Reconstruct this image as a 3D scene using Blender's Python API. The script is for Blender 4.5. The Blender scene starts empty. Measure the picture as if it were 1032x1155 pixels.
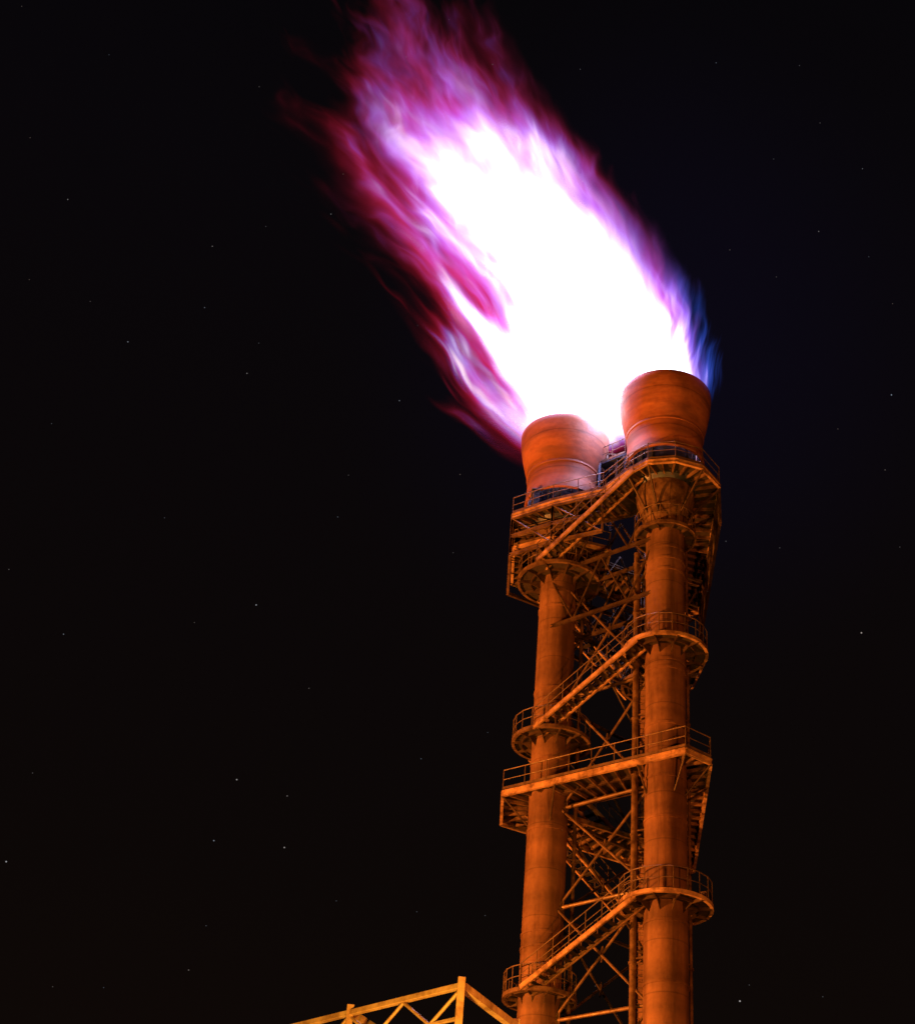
import bpy, bmesh, math, random
from mathutils import Vector, Matrix
random.seed(7)
scene=bpy.context.scene
col=scene.collection
ZC=1.7
try:
    scene.view_settings.view_transform='Standard'; scene.view_settings.look='None'
    scene.view_settings.exposure=0
except Exception: pass

# ------------------------------------------------------------ node helpers
class NT:
    def __init__(s,tree): s.t=tree; s.n=tree.nodes; s.l=tree.links
    def new(s,typ,**kw):
        nd=s.n.new(typ)
        for k,v in kw.items(): setattr(nd,k,v)
        return nd
    def put(s,sock,v):
        if isinstance(v,(int,float)): sock.default_value=v
        elif isinstance(v,(tuple,list)): sock.default_value=v
        else: s.l.new(v,sock)
    def m(s,op,a,b=0.0,c=0.0,clamp=False):
        nd=s.n.new('ShaderNodeMath'); nd.operation=op; nd.use_clamp=clamp
        s.put(nd.inputs[0],a); s.put(nd.inputs[1],b); s.put(nd.inputs[2],c)
        return nd.outputs[0]
    def ss(s,x,a,b):
        nd=s.n.new('ShaderNodeMapRange'); nd.interpolation_type='SMOOTHSTEP'
        s.put(nd.inputs[0],x); s.put(nd.inputs[1],a); s.put(nd.inputs[2],b)
        nd.inputs[3].default_value=0; nd.inputs[4].default_value=1
        return nd.outputs[0]
    def lin(s,x,a,b,c,d):
        nd=s.n.new('ShaderNodeMapRange'); nd.clamp=True
        s.put(nd.inputs[0],x); s.put(nd.inputs[1],a); s.put(nd.inputs[2],b)
        s.put(nd.inputs[3],c); s.put(nd.inputs[4],d)
        return nd.outputs[0]
    def comb(s,x,y,z):
        nd=s.n.new('ShaderNodeCombineXYZ')
        s.put(nd.inputs[0],x); s.put(nd.inputs[1],y); s.put(nd.inputs[2],z)
        return nd.outputs[0]
    def noise(s,vec,scale=1,detail=2,rough=.5):
        nd=s.n.new('ShaderNodeTexNoise'); s.put(nd.inputs['Vector'],vec)
        nd.inputs['Scale'].default_value=scale; nd.inputs['Detail'].default_value=detail
        nd.inputs['Roughness'].default_value=rough
        return nd.outputs[0]
    def ramp(s,f,stops,interp='LINEAR'):
        nd=s.n.new('ShaderNodeValToRGB'); r=nd.color_ramp; r.interpolation=interp
        while len(r.elements)>1: r.elements.remove(r.elements[-1])
        r.elements[0].position=stops[0][0]; r.elements[0].color=(*stops[0][1],1)
        for p,c in stops[1:]:
            e=r.elements.new(p); e.color=(*c,1)
        s.put(nd.inputs[0],f); return nd.outputs[0]
    def mix(s,f,a,b,blend='MIX'):
        nd=s.n.new('ShaderNodeMix'); nd.data_type='RGBA'; nd.blend_type=blend
        s.put(nd.inputs[0],f); s.put(nd.inputs[6],a); s.put(nd.inputs[7],b)
        return nd.outputs[2]

def metal(name,c1,c2,rough=.6,metallic=0.0,sx=1.0,sz=.25,bump=.25,fine=6,rust=None,bands=0,blo=.55,rs=1.6,rk=.7):
    mt=bpy.data.materials.new(name); mt.use_nodes=True
    t=NT(mt.node_tree); bs=t.n['Principled BSDF']
    tc=t.new('ShaderNodeTexCoord'); mp=t.new('ShaderNodeMapping')
    mp.inputs['Scale'].default_value=(sx,sx,sz); t.l.new(tc.outputs['Object'],mp.inputs[0])
    a=t.noise(mp.outputs[0],1.3,6,.62); b=t.noise(tc.outputs['Object'],fine,5,.6)
    f=t.m('ADD',t.m('MULTIPLY',a,.65),t.m('MULTIPLY',b,.35))
    c=t.ramp(f,[(.36,c1),(.62,c2)])
    if rust:
        r=t.noise(mp.outputs[0],rs,7,.65)
        c=t.mix(t.m('MULTIPLY',t.ss(r,.46,.64),rk),c,(*rust,1))
    if bands:
        sp=t.new('ShaderNodeSeparateXYZ'); t.l.new(tc.outputs['Object'],sp.inputs[0])
        bn=t.noise(t.comb(t.m('MULTIPLY',a,.4),0,sp.outputs[2]),bands,2,.6)
        k=t.lin(bn,.35,.65,blo,1.15)
        fr=t.m('FRACT',t.m('MULTIPLY',sp.outputs[2],.42))
        seam=t.lin(t.m('ABSOLUTE',t.m('SUBTRACT',fr,.5)),0,.02,.6,1)
        k=t.m('MULTIPLY',k,seam)
        vm=t.new('ShaderNodeVectorMath',operation='SCALE'); t.l.new(c,vm.inputs[0]); t.l.new(k,vm.inputs['Scale']); c=vm.outputs[0]
    t.l.new(c,bs.inputs['Base Color'])
    t.put(bs.inputs['Roughness'],t.lin(b,.3,.7,rough-.12,rough+.15))
    bs.inputs['Metallic'].default_value=metallic
    bp=t.new('ShaderNodeBump'); bp.inputs['Strength'].default_value=bump; bp.inputs['Distance'].default_value=.05
    t.l.new(b,bp.inputs['Height']); t.l.new(bp.outputs[0],bs.inputs['Normal'])
    return mt
M_col=metal('column_paint',(.16,.085,.056),(.28,.155,.105),.6,0,1,.1,.15,5,(.1,.05,.033),.5)
M_steel=metal('structural_steel',(.028,.018,.013),(.085,.055,.038),.5,.15,1,1,.3,3,(.02,.011,.007))  # darkened so undersides and inner lattice carry their shade as colour
M_edge=metal('lit_edge_beam',(.24,.145,.09),(.66,.44,.28),.45,.1,1,1,.3,3,(.075,.035,.018))  # brightened so the front edges carry their lit highlight in the base colour
M_rim=metal('dimmed_rim_beam',(.06,.037,.025),(.22,.14,.09),.5,.1,1,1,.3,3,(.04,.02,.012))  # darker copy of the edge steel, weaker light put into its colour
M_rail=metal('handrail_steel',(.06,.04,.03),(.19,.13,.09),.5,.1)
M_grate=metal('deck_grating',(.015,.013,.012),(.04,.032,.028),.7)
M_bowl=metal('heat_stained_alloy',(.38,.14,.085),(.58,.25,.16),.5,.1,.4,1.4,.2,4,(.24,.11,.1),.8,.5,.9,.65)
M_drum=metal('blued_steel',(.02,.03,.07),(.06,.09,.17),.45,.4)
M_gan=metal('galvanised_gantry_steel',(.36,.27,.17),(.6,.47,.33),.5,.1,1,1,.2,4,(.2,.12,.07))
M_ground=metal('packed_gravel',(.04,.036,.03),(.09,.08,.07),.9,0,.3,.3,.4,8)
M_conc=metal('foundation_concrete',(.2,.19,.17),(.34,.32,.29),.85)

# ------------------------------------------------------------ mesh helpers
def V(x,y,z): return Vector((x,y,z+ZC))   # heights measured from eye level
def beam(bm,p,q,w,h,up=Vector((0,0,1))):
    p=Vector(p);q=Vector(q);d=(q-p)
    if d.length<1e-5:return
    d.normalize(); s=d.cross(up)
    if s.length<1e-3: s=d.cross(Vector((1,0,0)))
    s.normalize(); u=s.cross(d).normalized()
    vs=[]
    for b in (p,q):
        for a,c in((-1,-1),(1,-1),(1,1),(-1,1)):
            vs.append(bm.verts.new(b+s*a*w/2+u*c*h/2))
    for f in((3,2,1,0),(4,5,6,7),(0,1,5,4),(1,2,6,5),(2,3,7,6),(3,0,4,7)):
        bm.faces.new([vs[i] for i in f])
def ibeam(bm,p,q,w,h):
    up=Vector((0,0,1)); t=.05
    p=Vector(p);q=Vector(q)
    beam(bm,p,q,.05,h-2*t-.004)
    beam(bm,p+up*(h/2-t/2),q+up*(h/2-t/2),w,t)
    beam(bm,p-up*(h/2-t/2),q-up*(h/2-t/2),w,t)
def tube(bm,p,q,r,seg=8):
    p=Vector(p);q=Vector(q);d=(q-p)
    if d.length<1e-5:return
    d.normalize(); s=d.cross(Vector((0,0,1)))
    if s.length<1e-3: s=Vector((1,0,0))
    s.normalize(); u=s.cross(d)
    a=[bm.verts.new(p+(s*math.cos(k*2*math.pi/seg)+u*math.sin(k*2*math.pi/seg))*r) for k in range(seg)]
    b=[bm.verts.new(q+(s*math.cos(k*2*math.pi/seg)+u*math.sin(k*2*math.pi/seg))*r) for k in range(seg)]
    for k in range(seg):
        f=bm.faces.new((a[k],a[(k+1)%seg],b[(k+1)%seg],b[k])); f.smooth=True
    bm.faces.new(a[::-1]); bm.faces.new(b)
def lathe(bm,cx,cy,prof,seg=64,close=False):
    rings=[]
    for r,z in prof:
        rings.append([bm.verts.new((cx+r*math.cos(2*math.pi*k/seg),cy+r*math.sin(2*math.pi*k/seg),z+ZC)) for k in range(seg)])
    n=len(rings)
    for i in range(n if close else n-1):
        A=rings[i];B=rings[(i+1)%n]
        for k in range(seg):
            f=bm.faces.new((A[k],A[(k+1)%seg],B[(k+1)%seg],B[k])); f.smooth=True
def prism(bm,pts,z0,z1):
    a=[bm.verts.new((x,y,z0+ZC)) for x,y in pts]; b=[bm.verts.new((x,y,z1+ZC)) for x,y in pts]
    bm.faces.new(a[::-1]); bm.faces.new(b); n=len(pts)
    for k in range(n): bm.faces.new((a[k],a[(k+1)%n],b[(k+1)%n],b[k]))
def finish(bm,name,mat,parent=None,base=Vector((0,0,0)),label=None,bevel=0):
    bmesh.ops.recalc_face_normals(bm,faces=bm.faces)
    bmesh.ops.translate(bm,verts=bm.verts,vec=-base)
    me=bpy.data.meshes.new(name); bm.to_mesh(me); bm.free()
    try: me.set_sharp_from_angle(angle=math.radians(35))
    except Exception: pass
    ob=bpy.data.objects.new(name,me); me.materials.append(mat); col.objects.link(ob)
    if parent: ob.parent=parent
    if label: ob["label"]=label
    if bevel:
        md=ob.modifiers.new('b','BEVEL'); md.width=bevel; md.segments=2; md.limit_method='ANGLE'
    return ob
def empty(name,loc,label,cat):
    e=bpy.data.objects.new(name,None); e.location=loc; e.empty_display_size=.5
    col.objects.link(e); e["label"]=label; e["category"]=cat; return e

# ------------------------------------------------------------ tower
L=Vector((5.95,71.3)); R=Vector((11.1,66.7)); B=Vector((12.1,76.0))
BASE=Vector((9.7,71.3,0))
tower=empty('flare_tower',BASE,"orange-lit twin gas flare stacks with platforms, stairs and lattice bracing","flare tower")
GZ=-ZC
def handrail_path(bm,pts,closed=False,h=1.1,step=1.1,toe=True):
    n=len(pts); rng=range(n if closed else n-1)
    for i in rng:
        p=Vector(pts[i]); q=Vector(pts[(i+1)%n]); Lg=(q-p).length
        for hh,r in ((h,.026),(h*.52,.018)):
            tube(bm,p+Vector((0,0,hh)),q+Vector((0,0,hh)),r,6)
        if toe: beam(bm,p+Vector((0,0,.1)),q+Vector((0,0,.1)),.015,.14)
        k=max(1,round(Lg/step))
        for j in range(k+(0 if closed or i<n-2 else 1)):
            a=p.lerp(q,j/k); tube(bm,a,a+Vector((0,0,h)),.024,6)

def column(c,top,bands,label=None,r=1.0):
    bm=bmesh.new()
    lathe(bm,c.x,c.y,[(r,GZ+.3),(r,top)],64)
    ob=finish(bm,'stack_column',M_col,tower,BASE,label)
    for z in bands:
        bm=bmesh.new()
        lathe(bm,c.x,c.y,[(r-.02,z-.06),(r+.04,z-.06),(r+.04,z+.06),(r-.02,z+.06)],64)
        finish(bm,'flange',M_col,ob,BASE)
    bm=bmesh.new()
    lathe(bm,c.x,c.y,[(0.01,GZ+.02),(r+.9,GZ+.02),(r+.9,GZ+.5),(0.01,GZ+.5)],8)
    finish(bm,'footing',M_conc,ob,BASE,bevel=.04)
    return ob
cL=column(L,49.3,[5,11,17,26.6,27.3,32.6,36.4,39.6,40.5,45.6,46.6])
cR=column(R,48.6,[5,11,17,23.8,26.6,31.6,33.7,36.5,39.6,40.1,45.5,46.2,46.9])
cB=column(B,50.9,[6,12,18,24,30,36,42,46],"slender rear support column",r=.85)

def burner(c,parent):
    bm=bmesh.new()
    lathe(bm,c.x,c.y,[(1.0,48.2),(1.05,48.6),(1.28,49.4),(1.5,50.2),(1.55,50.75),(1.5,51.0)],64)
    for k in range(12):
        a=k*math.tau/12; d=Vector((math.cos(a),math.sin(a),0))
        beam(bm,V(c.x,c.y,48.9)+d*1.12,V(c.x,c.y,50.6)+d*1.56,.04,.1,d)
    finish(bm,'stack_neck',M_rim,parent,BASE)
    bm=bmesh.new()
    lathe(bm,c.x,c.y,[(1.5,51.0),(1.7,51.2),(1.7,53.6),(1.6,53.6)],64)
    for k in range(18):
        a=k*math.tau/18; d=Vector((math.cos(a),math.sin(a),0))
        beam(bm,V(c.x,c.y,51.2)+d*1.8,V(c.x,c.y,53.5)+d*1.86,.07,.18,d)
    lathe(bm,c.x,c.y,[(1.7,51.9),(1.95,51.9),(1.95,52.0),(1.7,52.0)],48)
    finish(bm,'burner_drum',M_drum,parent,BASE)
    bm=bmesh.new()
    prof=[(2.13,52.75),(2.17,52.78),(2.14,53.1),(2.09,53.6),(2.08,54.1),(2.12,54.62),(2.15,54.64),(2.15,54.76),(2.13,54.78),
          (2.24,55.2),(2.36,55.75),(2.47,56.3),(2.55,56.85),(2.59,57.35),(2.6,57.68),(2.57,57.73),(2.5,57.73),
          (2.42,57.1),(2.3,56.2),(2.1,55.2),(1.98,54.2),(1.98,53.4),(2.02,52.75)]
    lathe(bm,c.x,c.y,prof,96,True)
    finish(bm,'flare_bowl',M_bowl,parent,BASE,"heat-stained flared steel burner bowl")
burner(L,cL); burner(R,cR)

def landing(c,z,rout,rin=1.03,rim=None):
    bm=bmesh.new()
    lathe(bm,c.x,c.y,[(rin,z),(rout,z),(rout,z+.03),(rin,z+.03)],40,True)
    ob=finish(bm,'landing',M_grate,tower,BASE)
    bm=bmesh.new()
    lathe(bm,c.x,c.y,[(rout+.01,z-.12),(rout+.05,z-.12),(rout+.05,z+.07),(rout+.01,z+.07)],40,True)
    lathe(bm,c.x,c.y,[(rout-.1,z-.12),(rout+.008,z-.12),(rout+.008,z-.09),(rout-.1,z-.09)],40,True)
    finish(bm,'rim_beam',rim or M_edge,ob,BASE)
    bm=bmesh.new()
    lathe(bm,c.x,c.y,[(1.5,z-.15),(1.55,z-.15),(1.55,z-.01),(1.5,z-.01)],40,True)
    n=11
    for k in range(n):
        a=(k+.5)*math.tau/n; d=Vector((math.cos(a),math.sin(a),0)); s=Vector((-d.y,d.x,0))
        p=V(c.x,c.y,z)
        beam(bm,p+d*.98-Vector((0,0,.1)),p+d*(rout-.02)-Vector((0,0,.1)),.06,.15)
        vs=[bm.verts.new(p+d*x+s*t+Vector((0,0,h))) for t in(-.015,.015) for x,h in((.98,-.18),(rout-.6,-.18),(.98,-.5))]
        bm.faces.new((vs[0],vs[1],vs[2])); bm.faces.new((vs[5],vs[4],vs[3]))
        for i,j in((0,1),(1,2),(2,0)): bm.faces.new((vs[i],vs[j],vs[j+3],vs[i+3]))
    finish(bm,'support_bracket',M_steel,ob,BASE)
    bm=bmesh.new(); m=20; pts=[]
    for k in range(m+1):
        a=math.tau*k/m
        pts.append(V(c.x+rout*math.cos(a),c.y+rout*math.sin(a),z+.03))
    handrail_path(bm,pts,False,1.1,.9,False)
    finish(bm,'handrail',M_rail,ob,BASE)
    return ob

def stair(c1,z1,c2,z2,off=1.58,ext=.35):
    d=(c2-c1).normalized(); cen=(L+R+B)/3
    n=Vector((d.y,-d.x))
    if (c1-cen).dot(n)<0: n=-n
    a=c1+n*off+d*ext; b=c2+n*off-d*ext
    A=V(a.x,a.y,z1); Bp=V(b.x,b.y,z2); N=Vector((n.x,n.y,0)); up=Vector((0,0,1))
    bm=bmesh.new()
    for s in(-.48,.48):
        beam(bm,A+N*s-up*.06,Bp+N*s-up*.06,.05,.2)
        beam(bm,A+N*(s*.9)-up*.18,Bp+N*(s*.9)-up*.18,.1,.03)
    k=int((z2-z1)/.2)
    ob=finish(bm,'staircase',M_edge,tower,BASE)
    bm=bmesh.new()
    for i in range(1,k):
        p=A.lerp(Bp,i/k)
        beam(bm,p-N*.45,p+N*.45,.27,.035)
    finish(bm,'tread',M_grate,ob,BASE)
    bm=bmesh.new()
    for s in(-.48,.48):
        for h,r in((1.05,.026),(.55,.018)):
            tube(bm,A+N*s+up*h,Bp+N*s+up*h,r,6)
        for i in range(8):
            p=A.lerp(Bp,i/7)+N*s; tube(bm,p,p+up*1.05,.024,6)
    finish(bm,'handrail',M_rail,ob,BASE)

landing(L,24.3,1.7,rim=M_rim); landing(R,27.5,2.1); landing(B,31.0,1.9,rin=.88,rim=M_rim)
landing(L,37.65,2.0,rim=M_rim); landing(R,40.9,2.1); landing(B,44.3,1.9,rin=.88,rim=M_rim)
landing(L,47.6,2.25,rim=M_rim); landing(R,48.05,1.6,rim=M_rim)
stair(L,24.3,R,27.5,off=1.5); stair(R,27.5,B,31.0); stair(B,31.0,L,34.5)
stair(B,34.6,L,37.65); stair(L,37.65,R,40.9); stair(R,40.9,B,44.3); stair(B,44.3,L,47.6); stair(L,47.6,R,51.2,off=2.1)

def inset(pts,d):
    n=len(pts); out=[]
    area=sum(pts[i][0]*pts[(i+1)%n][1]-pts[(i+1)%n][0]*pts[i][1] for i in range(n))
    sg=1 if area>0 else -1
    for i in range(n):
        p0=Vector(pts[i-1]);p1=Vector(pts[i]);p2=Vector(pts[(i+1)%n])
        e1=(p1-p0).normalized();e2=(p2-p1).normalized()
        n1=Vector((-e1.y,e1.x))*sg;n2=Vector((-e2.y,e2.x))*sg
        b=(n1+n2); b/= max(.35,b.length_squared/2)
        out.append(tuple(p1+b*d))
    return out
def platform(pts,z,width,label,joist=.75,depth=.36,low=None):
    n=len(pts); inn=inset(pts,width); mid=inset(pts,width*.5)
    bm=bmesh.new()
    def ring(P,Q,za,zb):
        o1=[bm.verts.new((x,y,zb+ZC)) for x,y in P]; i1=[bm.verts.new((x,y,zb+ZC)) for x,y in Q]
        o0=[bm.verts.new((x,y,za+ZC)) for x,y in P]; i0=[bm.verts.new((x,y,za+ZC)) for x,y in Q]
        for k in range(n):
            j=(k+1)%n
            bm.faces.new((o1[k],o1[j],i1[j],i1[k])); bm.faces.new((o0[k],i0[k],i0[j],o0[j]))
            bm.faces.new((o0[k],o0[j],o1[j],o1[k])); bm.faces.new((i0[k],i1[k],i1[j],i0[j]))
    ring(pts,inn,z,z+.035)
    ob=finish(bm,'platform',M_grate,tower,BASE,label)
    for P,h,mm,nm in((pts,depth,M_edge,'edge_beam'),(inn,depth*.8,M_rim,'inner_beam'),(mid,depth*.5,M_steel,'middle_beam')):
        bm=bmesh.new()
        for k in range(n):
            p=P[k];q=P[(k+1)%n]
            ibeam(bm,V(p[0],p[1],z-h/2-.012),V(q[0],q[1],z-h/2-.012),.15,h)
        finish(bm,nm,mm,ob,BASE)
    bm=bmesh.new()
    for k in range(n):
        p=Vector(pts[k]);q=Vector(pts[(k+1)%n]);pi=Vector(inn[k]);qi=Vector(inn[(k+1)%n])
        m=max(1,round((q-p).length/joist))
        for j in range(m):
            a=p.lerp(q,j/m);b=pi.lerp(qi,j/m)
            beam(bm,V(a.x,a.y,z-.1),V(b.x,b.y,z-.1),.08,.17)
    finish(bm,'joist',M_rim,ob,BASE)
    bm=bmesh.new()
    handrail_path(bm,[V(x,y,z+.035) for x,y in pts],True,1.1,1.3)
    finish(bm,'handrail',M_rail,ob,BASE)
    return ob
P1=[(3.6,71.0),(11.7,64.6),(13.05,65.5),(14.5,78.0),(13.0,78.8),(3.8,74.4)]
pl=platform(P1,34.6,2.7,"triangular steel walkway ringing both stacks",.8,.32)
P2=[(3.1,70.3),(5.2,68.7),(7.8,67.2),(8.9,65.4),(9.8,64.3),(11.2,63.9),(12.7,64.3),(13.9,65.8),(15.1,78.3),(13.4,79.2),(3.3,74.2)]
pt=platform(P2,51.3,2.6,"upper burner deck with railings below the bowls",.7,.27)
def knees(c,z,pts,zlow,par,r=.05,rc=1.0):
    for (x,y) in pts:
        bm=bmesh.new()
        d=(Vector((x,y))-c); d.normalize()
        tube(bm,V(c.x+d.x*rc,c.y+d.y*rc,zlow),V(x,y,z-.3),r,6)
        finish(bm,'knee_brace',M_steel,par,BASE)
def onp(pts,i,t):
    a=Vector(pts[i]);b=Vector(pts[(i+1)%len(pts)]); return tuple(a.lerp(b,t))
knees(L,34.6,[P1[0],onp(P1,0,.3),P1[5]],32.9,pl)
knees(R,34.6,[onp(P1,0,.75),P1[1],P1[2],onp(P1,2,.2)],32.9,pl)
knees(L,51.3,[P2[0],P2[1],onp(P2,1,.5),P2[2],P2[10],onp(P2,9,.8)],48.6,pt,.06)
knees(R,51.3,[P2[3],P2[4],P2[6],P2[7],onp(P2,7,.2)],48.9,pt,.06)
knees(B,51.3,[P2[8],P2[9],onp(P2,7,.7),onp(P2,9,.2)],47.8,pt,.07,.85)
def truss(p,q,z0,z1,n,r=.07,mid=True):
    bm=bmesh.new(); p=Vector(p);q=Vector(q)
    for z in ([z0,(z0+z1)/2,z1] if mid else [z0,z1]):
        ibeam(bm,V(p.x,p.y,z),V(q.x,q.y,z),.14,.2)
    for i in range(n+1):
        a=p.lerp(q,i/n); beam(bm,V(a.x,a.y,z0),V(a.x,a.y,z1),.1,.1)
        if i<n:
            b=p.lerp(q,(i+1)/n)
            if i%2: tube(bm,V(a.x,a.y,z0),V(b.x,b.y,z1),r,6)
            else: tube(bm,V(a.x,a.y,z1),V(b.x,b.y,z0),r,6)
    return bm
for a,b,k,mm in((P2[0],P2[10],3,M_rim),(P2[0],P2[1],1,M_rim),(P2[1],P2[2],1,M_rim),(P2[10],P2[9],6,M_steel)):
    finish(truss(a,b,48.5,51.0,k,.05),'deck_truss',mm,pt,BASE)
finish(truss(P2[7],P2[8],48.9,50.95,9,.05,mid=False),'deck_truss',M_steel,pt,BASE)
sub=platform([(3.3,70.6),(5.4,69.2),(8.6,70.0),(8.6,73.2),(5.6,75.2),(3.5,74.2)],49.3,1.0,"small service deck beneath the burner deck",.6,.2)
for (x,y,w_,h_) in((4.3,69.9,.7,1.3),(8.6,66.6,.6,1.5),(13.2,66.3,.5,1.2)):
    bm=bmesh.new(); beam(bm,V(x,y,51.34),V(x,y,51.34+h_),w_,w_*.6)
    beam(bm,V(x,y,51.34+h_+.003),V(x,y,51.34+h_+.05),w_+.08,w_*.6+.08)
    finish(bm,'control_cabinet',M_drum,pt,BASE,bevel=.02)

lv=[1,8.5,16,23.2,28.6,33.8,40.0,46.8]
def brace(c1,c2,r1,r2,mm):
    for i in range(len(lv)-1):
        bm=bmesh.new(); d=(c2-c1).normalized(); a=c1+d*r1; b=c2-d*r2
        z0,z1=lv[i],lv[i+1]
        tube(bm,V(a.x,a.y,z0),V(b.x,b.y,z0),.09)
        tube(bm,V(a.x,a.y,z0+.15),V(b.x,b.y,z1-.15),.065)
        n=Vector((d.y,-d.x))*.18
        tube(bm,V(a.x+n.x,a.y+n.y,z1-.15),V(b.x+n.x,b.y+n.y,z0+.15),.065)
        m=(a+b)/2
        beam(bm,V(m.x,m.y,(z0+z1)/2-.3),V(m.x,m.y,(z0+z1)/2+.3),.5,.05)
        for c,zz in((a,z0),(b,z0)):
            beam(bm,V(c.x,c.y,zz-.35),V(c.x,c.y,zz+.35),.06,.5,Vector((d.x,d.y,0)))
        finish(bm,'cross_bracing',mm,tower,BASE)
brace(L,R,.95,.95,M_rim); brace(R,B,.95,.8,M_steel); brace(B,L,.8,.95,M_steel)
bm=bmesh.new()
for (a,b) in((L,R),(R,B),(B,L)):
    for z0,z1 in((44.2,47.6),(47.6,50.9)):
        for s in(-.9,.9):
            d=(b-a).normalized(); n=Vector((d.y,-d.x))*s
            m=4
            for i in range(m):
                p=a.lerp(b,i/m)+n;q=a.lerp(b,(i+1)/m)+n
                tube(bm,V(p.x,p.y,z0 if i%2 else z1),V(q.x,q.y,z1 if i%2 else z0),.06,6)
            p=a+n;q=b+n
            ibeam(bm,V(p.x,p.y,z0),V(q.x,q.y,z0),.12,.2)
finish(bm,'lattice_girder',M_steel,tower,BASE)
def pipe(x,y,z0,z1,r,c=None):
    bm=bmesh.new(); tube(bm,V(x,y,z0),V(x,y,z1),r,12)
    z=z0+2
    while z<z1:
        lathe(bm,x,y,[(r-.005,z-.05),(r+.05,z-.05),(r+.05,z+.05),(r-.005,z+.05)],12)
        if c is not None:
            d=(c-Vector((x,y)));
            beam(bm,V(x,y,z+.2),V(x+d.x,y+d.y,z+.2),.06,.06)
        z+=3.1
    finish(bm,'riser_pipe',M_rim,tower,BASE)
pipe(9.75,67.6,GZ,47.5,.15,R); pipe(9.95,68.1,GZ,47,.08,R)
pipe(7.35,71.6,GZ,47.0,.1,L); pipe(12.4,67.7,GZ,50,.08,R)
def ladder(x,y,z0,z1):
    bm=bmesh.new()
    for s in(-.22,.22): beam(bm,V(x+s,y,z0),V(x+s,y,z1),.05,.05)
    z=z0
    while z<z1: tube(bm,V(x-.22,y,z),V(x+.22,y,z),.018,5); z+=.3
    z=z0+2.2
    while z<z1:
        pts=[V(x+.38*math.sin(t),y-.38*(1-math.cos(t)) ,z) for t in [k*math.tau/10 for k in range(11)]]
        for i in range(10): tube(bm,pts[i],pts[i+1],.018,5)
        z+=1.2
    finish(bm,'caged_ladder',M_rail,tower,BASE)
ladder(8.6,70.5,51.3,56.4); ladder(11.2,74.9,20,51)
bm=bmesh.new()
for i,(x,y) in enumerate([(7.9,70.2),(9.2,69.0),(10.0,69.9),(8.7,71.1)]):
    beam(bm,V(x,y,51.3),V(x,y,55.4),.14,.14)
prism(bm,[(7.9,70.2),(9.2,69.0),(10.0,69.9),(8.7,71.1)],55.3,55.4)
for zz in(52.6,54):
    q=[(7.9,70.2),(9.2,69.0),(10.0,69.9),(8.7,71.1)]
    for i in range(4): tube(bm,V(*q[i],zz),V(*q[(i+1)%4],zz+1.2),.05,6)
g=finish(bm,'pilot_gallery',M_drum,tower,BASE)
bm=bmesh.new(); handrail_path(bm,[V(x,y,55.4) for x,y in [(7.9,70.2),(9.2,69.0),(10.0,69.9),(8.7,71.1)]],True,1.1,.8)
finish(bm,'handrail',M_rail,g,BASE)

# ------------------------------------------------------------ gantry
GB=Vector((1.28,40.0,0)); gan=empty('steel_gantry',GB,"yellow-lit lattice box truss gantry beside the flare tower","gantry")
d1=Vector((-.69,.724)).normalized(); d2=Vector((.5,.866)).normalized()
zt=13.86-.05; zb=zt-2.6; Wd=3.4; LN=17.0; BAY=4.3
def gp(u,v,z): q=Vector((1.28,40.0))+d1*u+d2*v; return V(q.x,q.y,z)
for v,nm in((0,'side_truss'),(Wd,'side_truss')):
    bm=bmesh.new()
    for z in(zt,zb): beam(bm,gp(0,v,z),gp(LN,v,z),.15,.15)
    beam(bm,gp(0,v,zt-.85),gp(LN,v,zt-.85),.09,.09)
    for i in range(5):
        u=i*BAY*.985; beam(bm,gp(u,v,zb-.1),gp(u,v,zt+.22),.2,.2)
    for i in range(16):
        u=i*BAY*.985/4
        if u+BAY/4>LN: break
        if i%2: tube(bm,gp(u,v,zt-.85),gp(u+BAY*.246,v,zt-.08),.05)
        else: tube(bm,gp(u,v,zt-.08),gp(u+BAY*.246,v,zt-.85),.05)
        if i%2: tube(bm,gp(u,v,zb),gp(u+BAY*.246,v,zt-.85),.04)
    finish(bm,nm,M_gan,gan,GB,bevel=.012)
bm=bmesh.new()
for z in(zt,zb):
    for i in range(5):
        u=i*BAY*.985; beam(bm,gp(u,.1,z-.002),gp(u,Wd-.1,z-.002),.2,.2)
        if i<4: tube(bm,gp(u,.1,z),gp(u+BAY*.97,Wd-.1,z),.05)
tube(bm,gp(0,.1,zb),gp(0,Wd-.1,zt),.07)
finish(bm,'cross_beam',M_gan,gan,GB)
for u,v in((0,0),(0,Wd),(LN-.3,0),(LN-.3,Wd)):
    bm=bmesh.new(); beam(bm,gp(u,v,GZ),gp(u,v,zb),.28,.28); beam(bm,gp(u,v,GZ+.02),gp(u,v,GZ+.3),.7,.7)
    finish(bm,'leg',M_gan,gan,GB)

# ------------------------------------------------------------ ground
bm=bmesh.new()
S=1500
vs=[bm.verts.new((x,y,0)) for x,y in((-S,-S),(S,-S),(S,S),(-S,S))]; bm.faces.new(vs)
g=finish(bm,'ground',M_ground); g["kind"]="structure"

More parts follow.
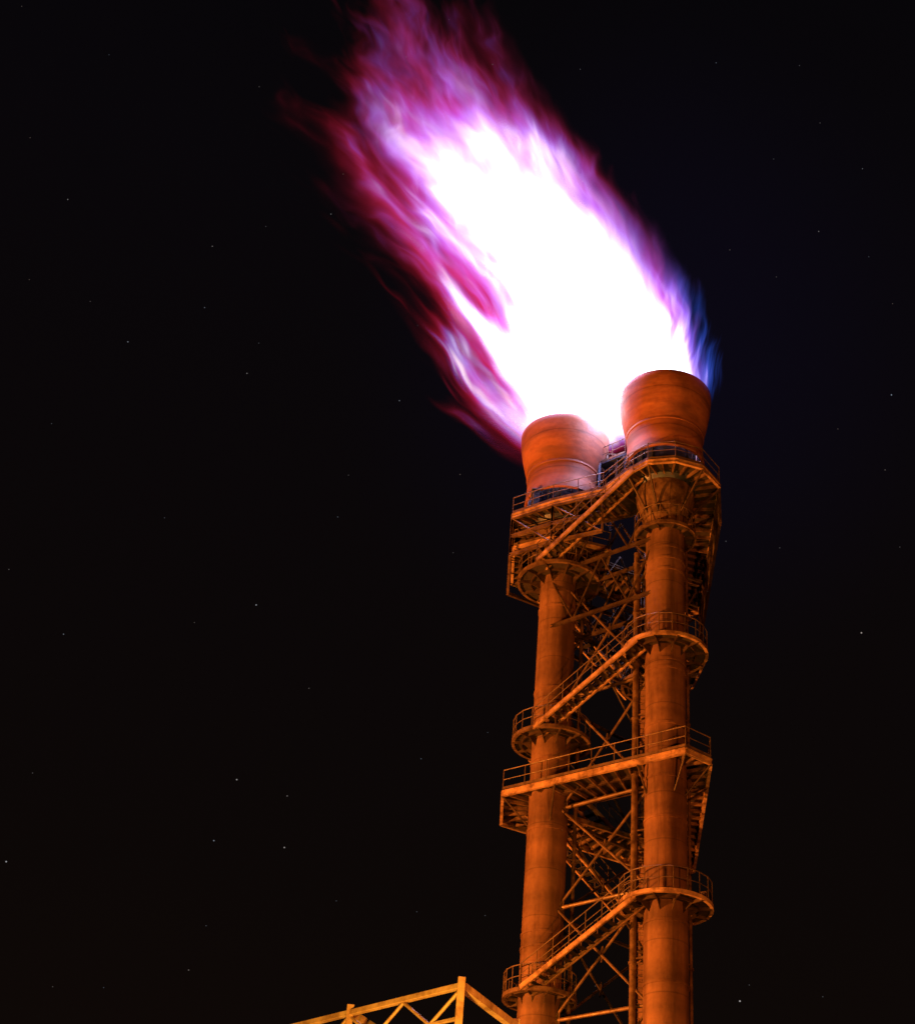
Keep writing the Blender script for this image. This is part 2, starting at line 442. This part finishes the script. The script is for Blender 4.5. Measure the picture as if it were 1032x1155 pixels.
# ------------------------------------------------------------ flame
FB=Vector((8.6,69.0,57.5+ZC))
secs=[(-.6,-5.4,5.4),(.8,-7.6,6.2),(3,-12,7.0),(6,-14,7.0),(9.5,-16,6.8),(14,-19,5.6),(18,-23,4.0),(22,-26,2.0),(28,-27.5,-1.5),(33,-26,-5),(38,-23,-8),(42,-19,-11)]
bm=bmesh.new(); rings=[]; SG=32
for h,x0,x1 in secs:
    c=(x0+x1)/2; a=(x1-x0)/2
    b=4.6 if h<1 else 6.0
    if h>36: b=4.5
    rings.append([bm.verts.new((c+a*math.cos(t),b*math.sin(t)-.6*a*math.cos(t)*max(0,1-h/12),h)) for t in [k*math.tau/SG for k in range(SG)]])
for A,Bq in zip(rings,rings[1:]):
    for k in range(SG): bm.faces.new((A[k],A[(k+1)%SG],Bq[(k+1)%SG],Bq[k]))
bm.faces.new(rings[0][::-1]); bm.faces.new(rings[-1])
bmesh.ops.recalc_face_normals(bm,faces=bm.faces)
me=bpy.data.meshes.new('flame'); bm.to_mesh(me); bm.free()
fl=bpy.data.objects.new('flame',me); fl.location=FB; col.objects.link(fl)
fl["label"]="white and violet gas flame with ragged crimson wisps"; fl["category"]="flame"
mt=bpy.data.materials.new('burning_gas'); mt.use_nodes=True; t=NT(mt.node_tree)
for nd in list(t.n): t.n.remove(nd)
out=t.new('ShaderNodeOutputMaterial'); tc=t.new('ShaderNodeTexCoord')
sp=t.new('ShaderNodeSeparateXYZ'); t.l.new(tc.outputs['Object'],sp.inputs[0])
X,Y,H=sp.outputs
HM=40.0
def fcurve(pts,lo,hi):
    nd=t.new('ShaderNodeFloatCurve'); c=nd.mapping.curves[0]
    P=[(h/HM,(v-lo)/(hi-lo)) for h,v in pts]
    c.points[0].location=P[0]; c.points[1].location=P[-1]
    for p in P[1:-1]: c.points.new(*p)
    nd.mapping.update()
    t.put(nd.inputs['Value'],t.m('DIVIDE',H,HM,clamp=True)); nd.inputs['Factor'].default_value=1
    return t.m('MULTIPLY_ADD',nd.outputs[0],hi-lo,lo)
cen=fcurve([(0,.2),(4,-1.4),(9,-3.2),(14,-5.9),(20,-10.2),(27,-14.8),(34,-18.6),(40,-21.4)],-30,2)
wid=fcurve([(0,5.2),(4,6.8),(9,8.1),(14,8.9),(20,9.7),(27,10.4),(34,10.5),(40,10.6)],0,16)
xi=t.m('DIVIDE',t.m('SUBTRACT',X,cen),wid)
shear=t.m('MULTIPLY',t.lin(H,0,12,.72,0),X)
yy=t.m('ADD',Y,shear)
w1=t.noise(t.comb(t.m('MULTIPLY',xi,1.8),t.m('MULTIPLY',yy,.15),t.m('MULTIPLY',H,.12)),1.7,2)
right=t.ss(xi,-.3,.8)
fan=t.lin(right,0,1,.09,.035)
qx=t.m('DIVIDE',xi,t.m('MULTIPLY_ADD',H,fan,1))
xw=t.m('ADD',qx,t.m('MULTIPLY',t.m('SUBTRACT',w1,.5),.2))
n1=t.noise(t.comb(t.m('MULTIPLY',xw,9),t.m('MULTIPLY',yy,.22),t.m('MULTIPLY',H,.11)),1.5,2,.5)
n2=t.noise(t.comb(t.m('MULTIPLY',xw,24),t.m('MULTIPLY',yy,.3),t.m('MULTIPLY',H,.1)),1.6,3,.55)
amp=t.m('MULTIPLY',t.lin(right,0,1,1.35,.4),t.lin(H,0,6,.5,1.0))
e=t.m('ADD',t.m('MULTIPLY',t.m('SUBTRACT',n1,.5),amp),t.m('MULTIPLY',t.m('SUBTRACT',n2,.5),t.lin(right,0,1,.4,.24)))
e=t.m('ADD',e,t.lin(right,0,1,1.04,.99))
yb=t.m('DIVIDE',yy,t.lin(H,0,10,3.6,5.2))
r=t.m('SQRT',t.m('ADD',t.m('MULTIPLY',xi,xi),t.m('MULTIPLY',yb,yb)))
v=t.m('MULTIPLY',t.m('SUBTRACT',e,r),t.m('MULTIPLY',t.lin(right,0,1,1.25,1.9),t.lin(H,0,12,1.9,1.0)))
n3=t.m('ADD',t.m('MULTIPLY',n2,.4),t.m('MULTIPLY',n1,.6))
hmax=t.m('ADD',t.lin(xi,-1,.2,21,34.5),t.m('MULTIPLY',t.m('SUBTRACT',n3,.5),34))
F=t.lin(t.m('SUBTRACT',hmax,H),0,19,0,1)
base=t.ss(H,-.5,.6)
vv=t.m('MULTIPLY',t.m('MINIMUM',t.m('MAXIMUM',v,0),1),t.m('MULTIPLY',F,base))
vv=t.m('MULTIPLY',vv,t.lin(n2,.3,.7,.86,1.08),clamp=True)
stg=t.m('MULTIPLY',t.m('POWER',vv,1.8),t.lin(H,8,30,1.15,.45))
cn=t.noise(t.comb(t.m('MULTIPLY',xi,2.4),t.m('MULTIPLY',yy,.1),t.m('MULTIPLY',H,.13)),1.4,1)
vc=t.m('ADD',vv,t.m('MULTIPLY',t.m('SUBTRACT',cn,.5),.5),clamp=True)
vc=t.m('SUBTRACT',vc,t.m('MULTIPLY',t.m('SUBTRACT',1,right),t.lin(H,2,16,.3,.02)))
vc=t.m('MAXIMUM',vc,t.m('MULTIPLY_ADD',vv,1.5,-.45))
colr=t.ramp(vc,[(0,(1,.012,.05)),(.14,(.95,.03,.12)),(.24,(.85,.06,.4)),(.35,(.5,.1,.85)),(.54,(.5,.34,1)),(.8,(.85,.75,1)),(1,(1,1,1))])
bl=t.m('MULTIPLY',t.ss(xi,.64,.9),t.m('SUBTRACT',1,t.ss(vv,.3,.65)))
bl=t.m('MULTIPLY',bl,t.lin(H,9,19,1,.1))
colr=t.mix(bl,colr,(.04,.12,.85,1))
em=t.new('ShaderNodeEmission'); t.l.new(colr,em.inputs[0]); t.l.new(stg,em.inputs[1])
t.l.new(em.outputs[0],out.inputs['Volume'])
me.materials.append(mt)
try: mt.cycles.volume_step_rate=.22
except Exception as ex: print(ex)

# ------------------------------------------------------------ lamps
def lamp(name,kind,loc,target,e,colr,size,**kw):
    ld=bpy.data.lights.new(name,kind); ld.energy=e; ld.color=colr
    if kind=='AREA': ld.size=size
    else: ld.shadow_soft_size=size
    for k,vv in kw.items(): setattr(ld,k,vv)
    ob=bpy.data.objects.new(name,ld); ob.location=loc; col.objects.link(ob)
    if target is not None:
        ob.rotation_euler=(Vector(target)-Vector(loc)).to_track_quat('-Z','Y').to_euler()
    return ob
OR=(1,.24,.025)
lamp('plant_floodlight','SPOT',(-54,54,8),(9.5,70,44),500000,OR,.8,spot_size=math.radians(60),spot_blend=.4)
lamp('plant_floodlight','SPOT',(20,6,5),(9.5,70,44),75000,(1,.21,.021),.8,spot_size=math.radians(60),spot_blend=.4)
lamp('plant_floodlight','SPOT',(-3,28,2),(1,41,14),38000,(1,.38,.03),.6,spot_size=math.radians(70),spot_blend=.4)
lamp('flame_light','POINT',(4,69,70),None,14000,(.62,.5,1),3.0)
lamp('flame_light','POINT',(8.8,69,61.5),None,4500,(.6,.5,1),1.5)

# ------------------------------------------------------------ sky
w=bpy.data.worlds.new("World"); scene.world=w; w.use_nodes=True
t=NT(w.node_tree); bg=t.n['Background']
tc=t.new('ShaderNodeTexCoord'); sp=t.new('ShaderNodeSeparateXYZ'); t.l.new(tc.outputs['Generated'],sp.inputs[0])
az=t.m('ARCTAN2',sp.outputs[0],sp.outputs[1]); el=t.m('ARCSINE',sp.outputs[2])
grad=t.ramp(t.lin(el,0,1.1,0,1),[(0,(.0065,.0032,.0018)),(.35,(.0036,.0022,.0019)),(.75,(.0026,.0019,.0028)),(1,(.0016,.0014,.002))])
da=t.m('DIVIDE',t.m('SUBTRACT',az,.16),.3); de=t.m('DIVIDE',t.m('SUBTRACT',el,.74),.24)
glow_tint=t.ss(t.m('SQRT',t.m('ADD',t.m('MULTIPLY',da,da),t.m('MULTIPLY',de,de))),1,0)
grad=t.mix(glow_tint,grad,(.0032,.0024,.0066,1))  # bluish glow around the flame, painted into the sky colour
vor=t.new('ShaderNodeTexVoronoi'); vor.voronoi_dimensions='2D'
vor.inputs['Scale'].default_value=27
t.l.new(t.comb(t.m('MULTIPLY',az,math.cos(.6)),el,0),vor.inputs['Vector'])
sc=t.new('ShaderNodeSeparateColor'); t.l.new(vor.outputs['Color'],sc.inputs[0])
rad=t.lin(t.m('POWER',sc.outputs[1],5),0,1,.010,.017)
star=t.ss(vor.outputs['Distance'],rad,t.m('MULTIPLY',rad,.4))
patch=t.noise(t.comb(az,el,0),3.5,1)
star=t.m('MULTIPLY',star,t.m('GREATER_THAN',sc.outputs[0],t.lin(patch,.35,.65,.88,.45)))
star=t.m('MULTIPLY',star,t.lin(t.m('POWER',sc.outputs[1],5),0,1,.07,.5))
stc=t.ramp(sc.outputs[2],[(0,(1,.75,.6)),(.5,(.9,.92,1)),(1,(.6,.75,1))])
vm=t.new('ShaderNodeVectorMath',operation='SCALE'); t.l.new(stc,vm.inputs[0]); t.l.new(star,vm.inputs['Scale'])
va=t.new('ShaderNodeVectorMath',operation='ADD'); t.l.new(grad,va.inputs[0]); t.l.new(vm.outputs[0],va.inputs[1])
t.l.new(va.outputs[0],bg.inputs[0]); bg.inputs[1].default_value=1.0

# ------------------------------------------------------------ camera
cd=bpy.data.cameras.new('Camera'); cam=bpy.data.objects.new('Camera',cd); col.objects.link(cam)
th=math.radians(36); cr,sr=.9954,.0953
r0=Vector((1,0,0)); u0=Vector((0,-math.sin(th),math.cos(th))); f=Vector((0,math.cos(th),math.sin(th)))
rx=(r0*cr+u0*sr).normalized(); ux=(u0*cr-r0*sr).normalized()
mw=Matrix(((rx.x,ux.x,-f.x,0),(rx.y,ux.y,-f.y,0),(rx.z,ux.z,-f.z,1.7),(0,0,0,1)))
cam.matrix_world=mw
cd.sensor_fit='HORIZONTAL'; cd.sensor_width=36; cd.lens=36*1746/1032; cd.clip_end=5000
scene.camera=cam
